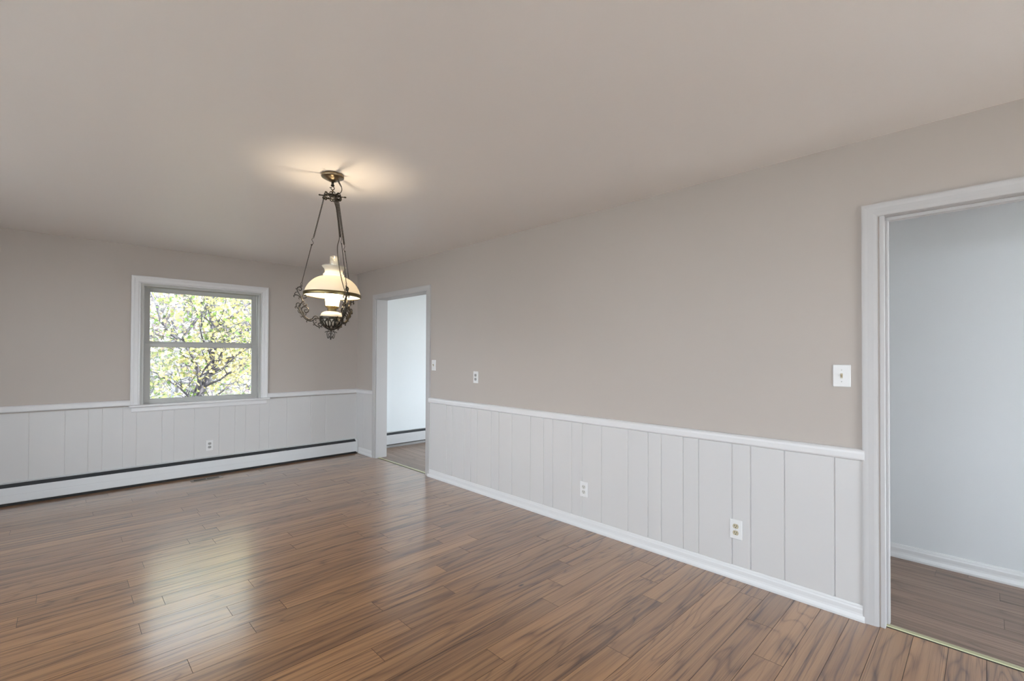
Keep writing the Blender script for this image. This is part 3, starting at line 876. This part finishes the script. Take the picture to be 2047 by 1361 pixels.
    g.lathe([(0, .0045), (.006, .004), (.006, -.004), (0, -.0045)], 14, (.060*math.cos(a), .060*math.sin(a), -.828))
    g.build('burner_gallery', M['brass'], root, xf=tilt)
    MB().lathe([(0, -.836), (.030, -.838), (.048, -.844), (.060, -.853), (.0655, -.866), (.0655, -.878), (.060, -.900), (.046, -.925), (.026, -.940), (0, -.943)], 56).build('oil_font', M['font'], root, xf=tilt)
    # pierced bowl: rim band + openwork ribs
    bw = MB()
    bw.lathe([(.0655, -.872), (.0690, -.872), (.0700, -.876), (.0695, -.886), (.0670, -.889), (.0640, -.886)], 56, close=True)
    prof = [(.0675, -.886), (.0640, -.902), (.0565, -.917), (.0450, -.931), (.0300, -.942), (.0140, -.949)]
    for k in range(10):
        a0 = 2*PI*k/10
        bw.tube([(r*math.cos(a0), r*math.sin(a0), z) for r, z in prof], [.0042, .0038, .0036, .0034, .0032, .0028], 6)
        for sg in (-1, 1):
            q = []
            for t in np.linspace(0, 1, 10):
                i = t*(len(prof)-2); i0 = int(i); f_ = i-i0
                r = prof[i0][0]*(1-f_)+prof[i0+1][0]*f_; z = prof[i0][1]*(1-f_)+prof[i0+1][1]*f_
                aa = a0 + sg*(.31*math.sin(t*PI)**.8)*(1-.1*t)
                q.append((r*1.01*math.cos(aa), r*1.01*math.sin(aa), z))
            bw.tube(q, .0026, 6)
            # small curls in the openings
            cu = []
            for t in np.linspace(0, 1, 10):
                aa = a0 + sg*(.13+.09*math.cos(t*5)*(1-t*.6)); zz = -.898+.008*math.sin(t*5)*(1-t*.6); rr_ = .0655-.0*t
                cu.append((rr_*math.cos(aa), rr_*math.sin(aa), zz))
            bw.tube(cu, .0017, 5)
    bw.lathe([(.018, -.944), (.018, -.950), (.010, -.956), (0, -.957)], 24)
    bw.build('pierced_bowl', M['castbrass'], root, xf=tilt)
    # finial: four scrolled fins
    fn = MB()
    fn.tube([(0, 0, -.953), (0, 0, -.966)], [.006, .004], 10)
    for k in range(4):
        a = k*PI/2+.05; c, s = math.cos(a), math.sin(a)
        def P(L): return [(r*c, r*s, z) for r, z in L]
        fn.tube(smooth(P([(.002, -.962), (.010, -.964), (.020, -.962), (.031, -.965), (.034, -.969)])), .0022, 6)
        fn.tube(smooth(P([(.013, -.963), (.016, -.955), (.019, -.954)])), .0022, 6)
        fn.tube(smooth(P([(.021, -.963), (.022, -.976), (.020, -.990), (.0175, -1.000), (.013, -1.003), (.011, -.997), (.014, -.992)])), .0024, 6)
        fn.tube(smooth(P([(.002, -.976), (.009, -.974), (.014, -.978), (.013, -.986), (.008, -.990), (.010, -.997)])), .0021, 6)
        fn.tube(smooth(P([(.008, -.992), (.004, -.998), (.0, -1.003)])), .0024, 6)
    fn.lathe([(0, -.996), (.004, -.999), (.005, -1.005), (.003, -1.010), (0, -1.013)], 12)
    fn.build('finial', M['castbrass'], root, xf=tilt)

    # scrolled arms, drawn as curves in the arm's own radial plane (r, z)
    def cv(X, Y, axX=None):
        py = 500+Y/7.165
        axp = 664-(py-590)*3/70
        r = (axp-(570+X/7.165))/350.0
        z = -((py-349)/326.0)
        return r, z
    S = [  # polylines with radius
        ([(500, 985), (470, 992), (430, 990), (408, 1012), (375, 1030), (335, 1028), (292, 1005), (255, 965), (228, 925), (208, 885), (200, 850), (212, 820), (236, 790), (248, 758), (240, 728), (212, 700), (180, 682), (150, 680), (130, 694), (138, 712)], .0040),
        ([(472, 985), (452, 960), (425, 958), (402, 975), (385, 1000), (345, 1010), (305, 990), (268, 948), (245, 905), (238, 868), (258, 842), (292, 836), (324, 852), (336, 882), (322, 910), (294, 916), (276, 898), (284, 876), (302, 880)], .0034),
        ([(244, 728), (222, 690), (196, 650), (178, 618), (176, 588), (196, 568), (222, 568), (236, 588), (228, 610), (206, 612), (200, 594)], .0032),
        ([(206, 884), (182, 862), (166, 832), (168, 802), (190, 788), (214, 796), (224, 818), (212, 834), (196, 824)], .0028),
        ([(240, 785), (262, 808), (284, 822), (306, 812), (308, 790)], .0030),
        ([(262, 806), (276, 788), (270, 770)], .0024),
        ([(246, 716), (272, 716), (298, 708), (308, 686), (292, 668), (274, 676)], .0026),
        ([(398, 1020), (404, 1052), (424, 1078), (452, 1098), (486, 1108), (512, 1096), (522, 1072), (506, 1054), (480, 1056), (468, 1074), (482, 1090), (498, 1082)], .0034),
        ([(412, 1060), (436, 1052), (452, 1036)], .0022),
        ([(470, 1105), (486, 1122), (484, 1134)], .0024),
        ([(336, 1026), (318, 1000), (300, 990)], .0022),
        ([(228, 925), (204, 925), (190, 905), (186, 888)], .0024),
        ([(262, 968), (292, 950), (300, 930), (286, 918)], .0022),
        ([(180, 640), (160, 640), (148, 660)], .0022),
        ([(212, 700), (200, 722), (206, 740)], .0024),
        ([(176, 600), (160, 590), (158, 602)], .0020),
        ([(212, 838), (230, 858), (226, 880)], .0022),
        ([(150, 682), (142, 664), (150, 652)], .0026), ([(256, 968), (240, 982), (224, 978)], .0026),
        ([(318, 1028), (306, 1042), (318, 1052)], .0024), ([(350, 1028), (362, 1010), (352, 996)], .0024),
        ([(236, 790), (252, 772), (268, 760), (282, 766)], .0026), ([(170, 835), (154, 842), (150, 858), (164, 866)], .0024),
        ([(246, 905), (262, 916), (274, 936), (268, 952)], .0026), ([(430, 990), (440, 1010), (430, 1026)], .0026),
        ([(226, 568), (240, 552), (246, 540)], .0022), ([(300, 880), (312, 870), (308, 858)], .0022),
        ([(424, 1078), (406, 1086), (398, 1076)], .0022), ([(512, 1096), (524, 1108), (520, 1120)], .0020),
    ]
    for i, a in enumerate(az):
        c, s = math.cos(a), math.sin(a)
        mb = MB()
        for L, rad in S:
            P = [cv(*q) for q in L]
            P3 = smooth([(r*c, r*s, z) for r, z in P], 3)
            nP = len(P3)
            rr_ = [rad*.98*(1.0-.35*abs(2*k/(nP-1)-1)**2) for k in range(nP)]
            # cast flat: a slight second strand gives the arm thickness
            for dx in (-.0016, .0016):
                mb.tube([(p[0]-s*dx, p[1]+c*dx, p[2]) for p in P3], rr_, 6)
        # link up to the chain
        r0, z0 = cv(206, 568)
        mb.tube([(r0*c, r0*s, z0), (topr*c, topr*s, topz-.004)], .0022, 6)
        # clip that steadies the shade ring
        mb.tube([((.168)*c, (.168)*s, -.750), ((.172)*c, (.172)*s, -.766), (.176*c, .176*s, -.772)], .0022, 6)
        mb.build('scroll_arm', M['castbrass'], root, xf=tilt)
    # the lamp's own light
    pl = bpy.data.lights.new('lamp_light', 'POINT'); pl.energy = 11.5; pl.color = (1.0, 0.83, 0.60); pl.shadow_soft_size = .028
    po = bpy.data.objects.new('lamp_light', pl); sc.collection.objects.link(po); po.parent = root
    po.location = tilt @ Vector((0, 0, -.675))
    return root
lamp()

# ------------------------------------------------------------------ outdoors
def leafmat(name, col, tr=0.5):
    m, nt, b = mat(name); nt.nodes.remove(b); out = nt.nodes['Material Output']
    gi = N(nt, 'ShaderNodeNewGeometry')
    hs = N(nt, 'ShaderNodeHueSaturation'); hs.inputs['Color'].default_value = (*col, 1)
    mr = N(nt, 'ShaderNodeMapRange'); mr.inputs['To Min'].default_value = .75; mr.inputs['To Max'].default_value = 1.15
    nt.links.new(gi.outputs['Random Per Island'], mr.inputs['Value']); nt.links.new(mr.outputs[0], hs.inputs['Value'])
    d = N(nt, 'ShaderNodeBsdfDiffuse'); t = N(nt, 'ShaderNodeBsdfTranslucent')
    nt.links.new(hs.outputs[0], d.inputs['Color']); nt.links.new(hs.outputs[0], t.inputs['Color'])
    mx = N(nt, 'ShaderNodeMixShader'); mx.inputs[0].default_value = tr
    nt.links.new(d.outputs[0], mx.inputs[1]); nt.links.new(t.outputs[0], mx.inputs[2]); nt.links.new(mx.outputs[0], out.inputs['Surface'])
    return m
LM = [leafmat('leaf_yellow', (.64, .56, .28)), leafmat('leaf_yellow_green', (.45, .48, .20)), leafmat('leaf_green', (.21, .31, .10)),
      leafmat('leaf_cream', (.58, .56, .58)), leafmat('leaf_orange', (.56, .42, .28)), leafmat('leaf_russet', (.38, .31, .35))]
HAZE = leafmat('haze_tinted_leaf', (.50, .51, .58))  # distance haze painted into the leaf colour
M['bark'] = simple('grey_bark', (0.115, 0.105, 0.125), 0.9, var=0.3, bump=.6, bscale=30)
M['palebark'] = simple('pale_bark', (0.20, 0.195, 0.215), 0.9, var=0.2, bump=.5, bscale=30)
_leaf = np.array([(0, 0), (.10, .02), (.34, -.12), (.30, .10), (.52, .22), (.30, .34), (.36, .62), (.16, .56), (0, 1.0), (-.16, .56), (-.36, .62), (-.30, .34), (-.52, .22), (-.30, .10), (-.34, -.12), (-.10, .02)])
def foliage(name, centers, size, weights, parent, seed, spread):
    """a crown's leaves: star shaped maple leaves clustered round the twig ends"""
    rnd = np.random.default_rng(seed)
    n = len(centers); k = len(_leaf)
    P = centers + rnd.normal(0, 1, (n, 3))*spread + np.array([0, spread*1.1, 0])   # most leaves face the light, behind the limbs
    # orientation: random, leaning towards hanging outward
    a = rnd.normal(0, 1, (n, 3)); a[:, 2] -= .5; a /= np.linalg.norm(a, axis=1, keepdims=True)
    b_ = rnd.normal(0, 1, (n, 3)); b_ -= (b_*a).sum(1, keepdims=True)*a; b_ /= np.linalg.norm(b_, axis=1, keepdims=True)
    s = size*rnd.uniform(.6, 1.25, (n, 1, 1))
    nrm = np.cross(a, b_)
    fold = np.abs(_leaf[:, 0])*.35
    V = P[:, None, :] + s*(_leaf[None, :, 0:1]*b_[:, None, :] + _leaf[None, :, 1:2]*a[:, None, :] + fold[None, :, None]*nrm[:, None, :])
    me = bpy.data.meshes.new(name)
    me.vertices.add(n*k); me.vertices.foreach_set('co', V.reshape(-1).astype(np.float32))
    me.loops.add(n*k); me.loops.foreach_set('vertex_index', np.arange(n*k, dtype=np.int32))
    me.polygons.add(n); me.polygons.foreach_set('loop_start', np.arange(0, n*k, k, dtype=np.int32)); me.polygons.foreach_set('loop_total', np.full(n, k, dtype=np.int32))
    for m in LM: me.materials.append(m)
    w_ = np.array(weights, float); w_ /= w_.sum()
    # colour goes in patches through the crown
    ph = np.sin(P[:, 0]*3.1+seed)+np.sin(P[:, 2]*3.7+seed*2)+np.sin(P[:, 1]*2.3) + rnd.normal(0, .9, n)
    order = np.argsort(np.argsort(ph))/n
    mi = np.searchsorted(np.cumsum(w_), order).clip(0, len(LM)-1)
    me.polygons.foreach_set('material_index', mi.astype(np.int32))
    me.update(calc_edges=True); me.validate()
    o = bpy.data.objects.new(name, me); sc.collection.objects.link(o); o.parent = parent
    return o
def grow(mb, p, d, r, L, depth, rnd, tips, bend=.25, up=.15):
    pts = [Vector(p)]; rs = [r]; d = Vector(d).normalized()
    for i in range(5):
        d = (d + Vector((rnd.gauss(0, bend), rnd.gauss(0, bend), rnd.gauss(0, bend)+up*.3))*.45).normalized()
        pts.append(pts[-1]+d*L/5); rs.append(r*(1-.13*(i+1)))
    mb.tube(pts, rs, 7 if depth > 1 else 4)
    if depth == 0:
        tips += [tuple(q) for q in pts[2:]]; return
    if depth <= 1: tips += [tuple(q) for q in pts[3:]]
    for k in range(rnd.choice((2, 3, 3))):
        q = pts[rnd.choice((3, 4, 5))]
        dd = (d + Vector((rnd.gauss(0, .7), rnd.gauss(0, .7), rnd.gauss(.1, .5)))).normalized()
        grow(mb, q, dd, r*.55, L*.72, depth-1, rnd, tips, bend, up)

def tree(name, loc, limbs, leaves, lsize, weights, label, bark, seed, spread=.16, extra=None, group=None, cat='tree'):
    root = empty(name, loc); thing(root, label, cat, group)
    rnd = random.Random(seed); tips = []
    tk = MB()
    for path, r0, r1, deep in limbs:
        Pn = [Vector(q)-Vector(loc) for q in path]
        m_ = len(Pn)
        tk.tube(Pn, [r0+(r1-r0)*i/(m_-1) for i in range(m_)], 9)
        for i in range(1, m_):
            t = (Pn[i]-Pn[i-1]).normalized()
            for k in range(deep[0]):
                q = Pn[i-1].lerp(Pn[i], rnd.random())
                dd = (t*.6+Vector((rnd.gauss(0, .7), rnd.gauss(0, .6), rnd.gauss(.15, .5)))).normalized()
                grow(tk, q, dd, (r0+(r1-r0)*i/m_)*.45, deep[1], deep[2], rnd, tips)
    tk.build('trunk', bark, root, fix=False)
    if extra is not None: tips += [tuple(Vector(q)-Vector(loc)) for q in extra]
    tips = np.array(tips)
    rg = np.random.default_rng(seed)
    foliage('foliage', tips[rg.integers(0, len(tips), leaves)], lsize, weights, root, seed, spread)
    return root
G = -0.35
# near maple: leaning forked trunk, long diagonal limb
tree('maple_tree', (1.62, 9.5, G), [
    ([(1.55, 9.5, G), (1.66, 9.5, .35), (1.77, 9.5, .75), (1.88, 9.52, 1.00), (1.91, 9.5, 1.22), (1.92, 9.5, 1.49), (1.93, 9.55, 1.78), (1.85, 9.6, 2.3), (1.95, 9.7, 3.0)], .075, .018, (2, .7, 2)),
    ([(1.87, 9.5, .98), (2.03, 9.48, 1.09), (2.17, 9.45, 1.22), (2.34, 9.4, 1.38), (2.6, 9.3, 1.56), (3.0, 9.2, 1.9)], .035, .014, (2, .6, 2)),
    ([(1.70, 9.5, .50), (1.72, 9.45, .80), (1.69, 9.4, 1.05), (1.60, 9.35, 1.30), (1.42, 9.3, 1.55), (1.55, 9.25, 1.78), (1.69, 9.2, 2.02), (1.81, 9.2, 2.23), (1.95, 9.1, 2.45), (2.15, 9.1, 2.8)], .032, .012, (2, .6, 2)),
    ([(1.42, 9.3, 1.55), (1.25, 9.25, 1.68), (1.14, 9.2, 1.85), (1.08, 9.2, 2.15), (.9, 9.2, 2.5)], .022, .010, (2, .5, 2)),
    ([(1.93, 9.55, 1.78), (2.2, 9.5, 2.0), (2.45, 9.4, 2.25), (2.7, 9.4, 2.6)], .025, .010, (3, .6, 2)),
    ([(1.70, 9.5, .30), (1.95, 9.6, .55), (2.2, 9.7, .72), (2.5, 9.8, .95)], .020, .008, (2, .5, 1)),
    ([(1.42, 9.3, 1.55), (1.20, 9.3, 1.48), (.95, 9.25, 1.50), (.7, 9.2, 1.7)], .018, .008, (3, .5, 2)),
    ([(1.70, 9.5, .45), (1.45, 9.4, .75), (1.15, 9.3, 1.0), (.85, 9.2, 1.15)], .020, .008, (3, .5, 2)),
    ([(1.60, 9.35, 1.30), (1.3, 9.4, 1.9), (1.2, 9.5, 2.4)], .018, .008, (3, .5, 2)),
    ([(1.93, 9.55, 1.78), (2.15, 9.6, 1.6), (2.5, 9.6, 1.7)], .016, .008, (2, .5, 1)),
    ], 5000, .070, (30, 26, 10, 20, 8, 6), 'nearest tree outside the window with forked leaning trunk and yellow leaves', M['bark'], 3, .17)
tree('pale_trunked_tree', (2.0, 13.6, G), [
    ([(2.0, 13.6, G), (2.0, 13.6, .8), (1.98, 13.6, 2.0), (2.05, 13.6, 3.4), (2.0, 13.6, 5.0)], .11, .05, (4, 1.1, 2)),
    ([(2.0, 13.6, 1.9), (1.6, 13.5, 2.5), (1.0, 13.4, 3.0)], .04, .02, (4, .9, 2)),
    ([(2.0, 13.6, 2.3), (2.6, 13.6, 2.8), (3.4, 13.5, 3.1)], .04, .02, (4, .9, 2)),
    ], 3800, .10, (22, 20, 14, 26, 6, 6), 'straight pale-trunked tree behind the yellow maple', M['palebark'], 8, .3)
tree('leaning_tree', (4.6, 14.5, G), [
    ([(4.6, 14.5, G), (4.3, 14.5, 1.0), (3.9, 14.4, 2.0), (3.4, 14.3, 3.2)], .09, .04, (5, 1.1, 2)),
    ([(4.4, 14.5, .7), (4.9, 14.4, 1.6), (5.1, 14.3, 3.0)], .05, .02, (4, 1.0, 2)),
    ], 3800, .10, (14, 12, 12, 34, 6, 16), 'grey-leaved tree farther right behind the maple', M['bark'], 12, .32)
rb = random.Random(77)
for i, (x, y, wts, lab) in enumerate([
        (1.5, 17.5, (18, 22, 24, 30, 2, 4), 'green and cream shrub in the thicket, left of the pale trunk'),
        (3.2, 18.5, (22, 12, 14, 42, 4, 6), 'cream-leaved shrub in the middle of the thicket'),
        (5.0, 18.0, (14, 10, 16, 44, 4, 12), 'pale shrub in the thicket at the right of the window view'),
        (2.6, 23.0, (20, 14, 16, 44, 3, 3), 'tall pale tree far behind the thicket, centre left'),
        (6.0, 23.5, (20, 14, 14, 46, 3, 3), 'tall pale tree far behind the thicket, right')]):
    tall = i > 2
    lim = []
    for k in range(5):
        a = rb.uniform(0, 6.28); rr_ = rb.uniform(.2, 1.0)
        hh = (5.5 if tall else 2.4)
        lim.append(([(x+.1*math.cos(a), y+.1*math.sin(a), G), (x+rr_*.6*math.cos(a), y+rr_*.5*math.sin(a), G+hh*.5), (x+rr_*1.5*math.cos(a), y+rr_*math.sin(a), G+hh)], .05, .02, (4, 1.1, 1)))
    tree('tree' if tall else 'shrub', (x, y, G), lim, 2600 if tall else 2800, .17 if tall else .11, wts, lab, M['palebark'], 30+i, .45, group='trees and shrubs beyond the yard', cat='tree' if tall else 'shrub')

# dense woodland far behind: nobody could count it
_rg = np.random.default_rng(5)
wc = np.stack([_rg.uniform(-3, 20, 520), _rg.uniform(27, 36, 520), _rg.uniform(-.3, 7, 520)], 1)
wc = np.repeat(wc, 8, 0)
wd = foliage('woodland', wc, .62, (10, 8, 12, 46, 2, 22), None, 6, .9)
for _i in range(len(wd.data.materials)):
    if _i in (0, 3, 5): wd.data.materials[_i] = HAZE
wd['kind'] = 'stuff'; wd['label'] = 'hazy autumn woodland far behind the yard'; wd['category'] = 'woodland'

def ground_mat():
    m, nt, b = mat('leaf_strewn_lawn')
    tc = N(nt, 'ShaderNodeTexCoord')
    n1 = N(nt, 'ShaderNodeTexNoise'); n1.inputs['Scale'].default_value = 9; n1.inputs['Detail'].default_value = 6
    nt.links.new(tc.outputs['Object'], n1.inputs['Vector'])
    cr = N(nt, 'ShaderNodeValToRGB'); e = cr.color_ramp.elements
    e[0].position = .35; e[0].color = (.12, .13, .08, 1); e[1].position = .65; e[1].color = (.22, .20, .18, 1)
    nt.links.new(n1.outputs['Fac'], cr.inputs[0]); nt.links.new(cr.outputs[0], b.inputs['Base Color'])
    b.inputs['Roughness'].default_value = .9
    return m
gm = MB()
n = 24; vs = []
for i in range(n+1):
    for j in range(n+1):
        x = -35+80*i/n; y = -35+85*j/n
        inside = (XL-1.3 < x < XR+1.3 and YR-1.3 < y < B+1.3)
        z = G + .0 + (.10*math.sin(x*.35)*math.cos(y*.3) if not inside else 0)
        vs.append((x, y, min(z, G+.1)))
fs = [(i*(n+1)+j, (i+1)*(n+1)+j, (i+1)*(n+1)+j+1, i*(n+1)+j+1) for i in range(n) for j in range(n)]
gm.add(vs, fs, 0, True)
struct(gm.build('ground', ground_mat()), 'lawn strewn with fallen leaves outside', 'ground')
# foundation under the house
struct(MB().box(XL-.12, YR-.12, G-.1, XR+.12, B+.15, -0.12).build('foundation', M['siding']))
pt = simple('pale_bounce_slab', (0.78, 0.77, 0.76), 0.8, bump=.3, bscale=40)  # unseen pale slabs added to bounce daylight up to the ceilings
struct(MB().box(XL-16, -.8, G-.02, XL-.12, B-.8, G+.16).build('bounce_slab_side', pt))
struct(MB().box(XL-16, YR-14.0, G-.02, A+T, YR-.12, G+.16).build('bounce_slab_rear', pt))
struct(MB().box(A+T, YR-14.0, G-.02, XR+3, YH-.1, G+.15).build('bounce_slab_hall', pt))
struct(MB().box(XR+.12, YH-.1, G-.02, XR+14, B-.2, G+.15).build('bounce_slab_kitchen', pt))
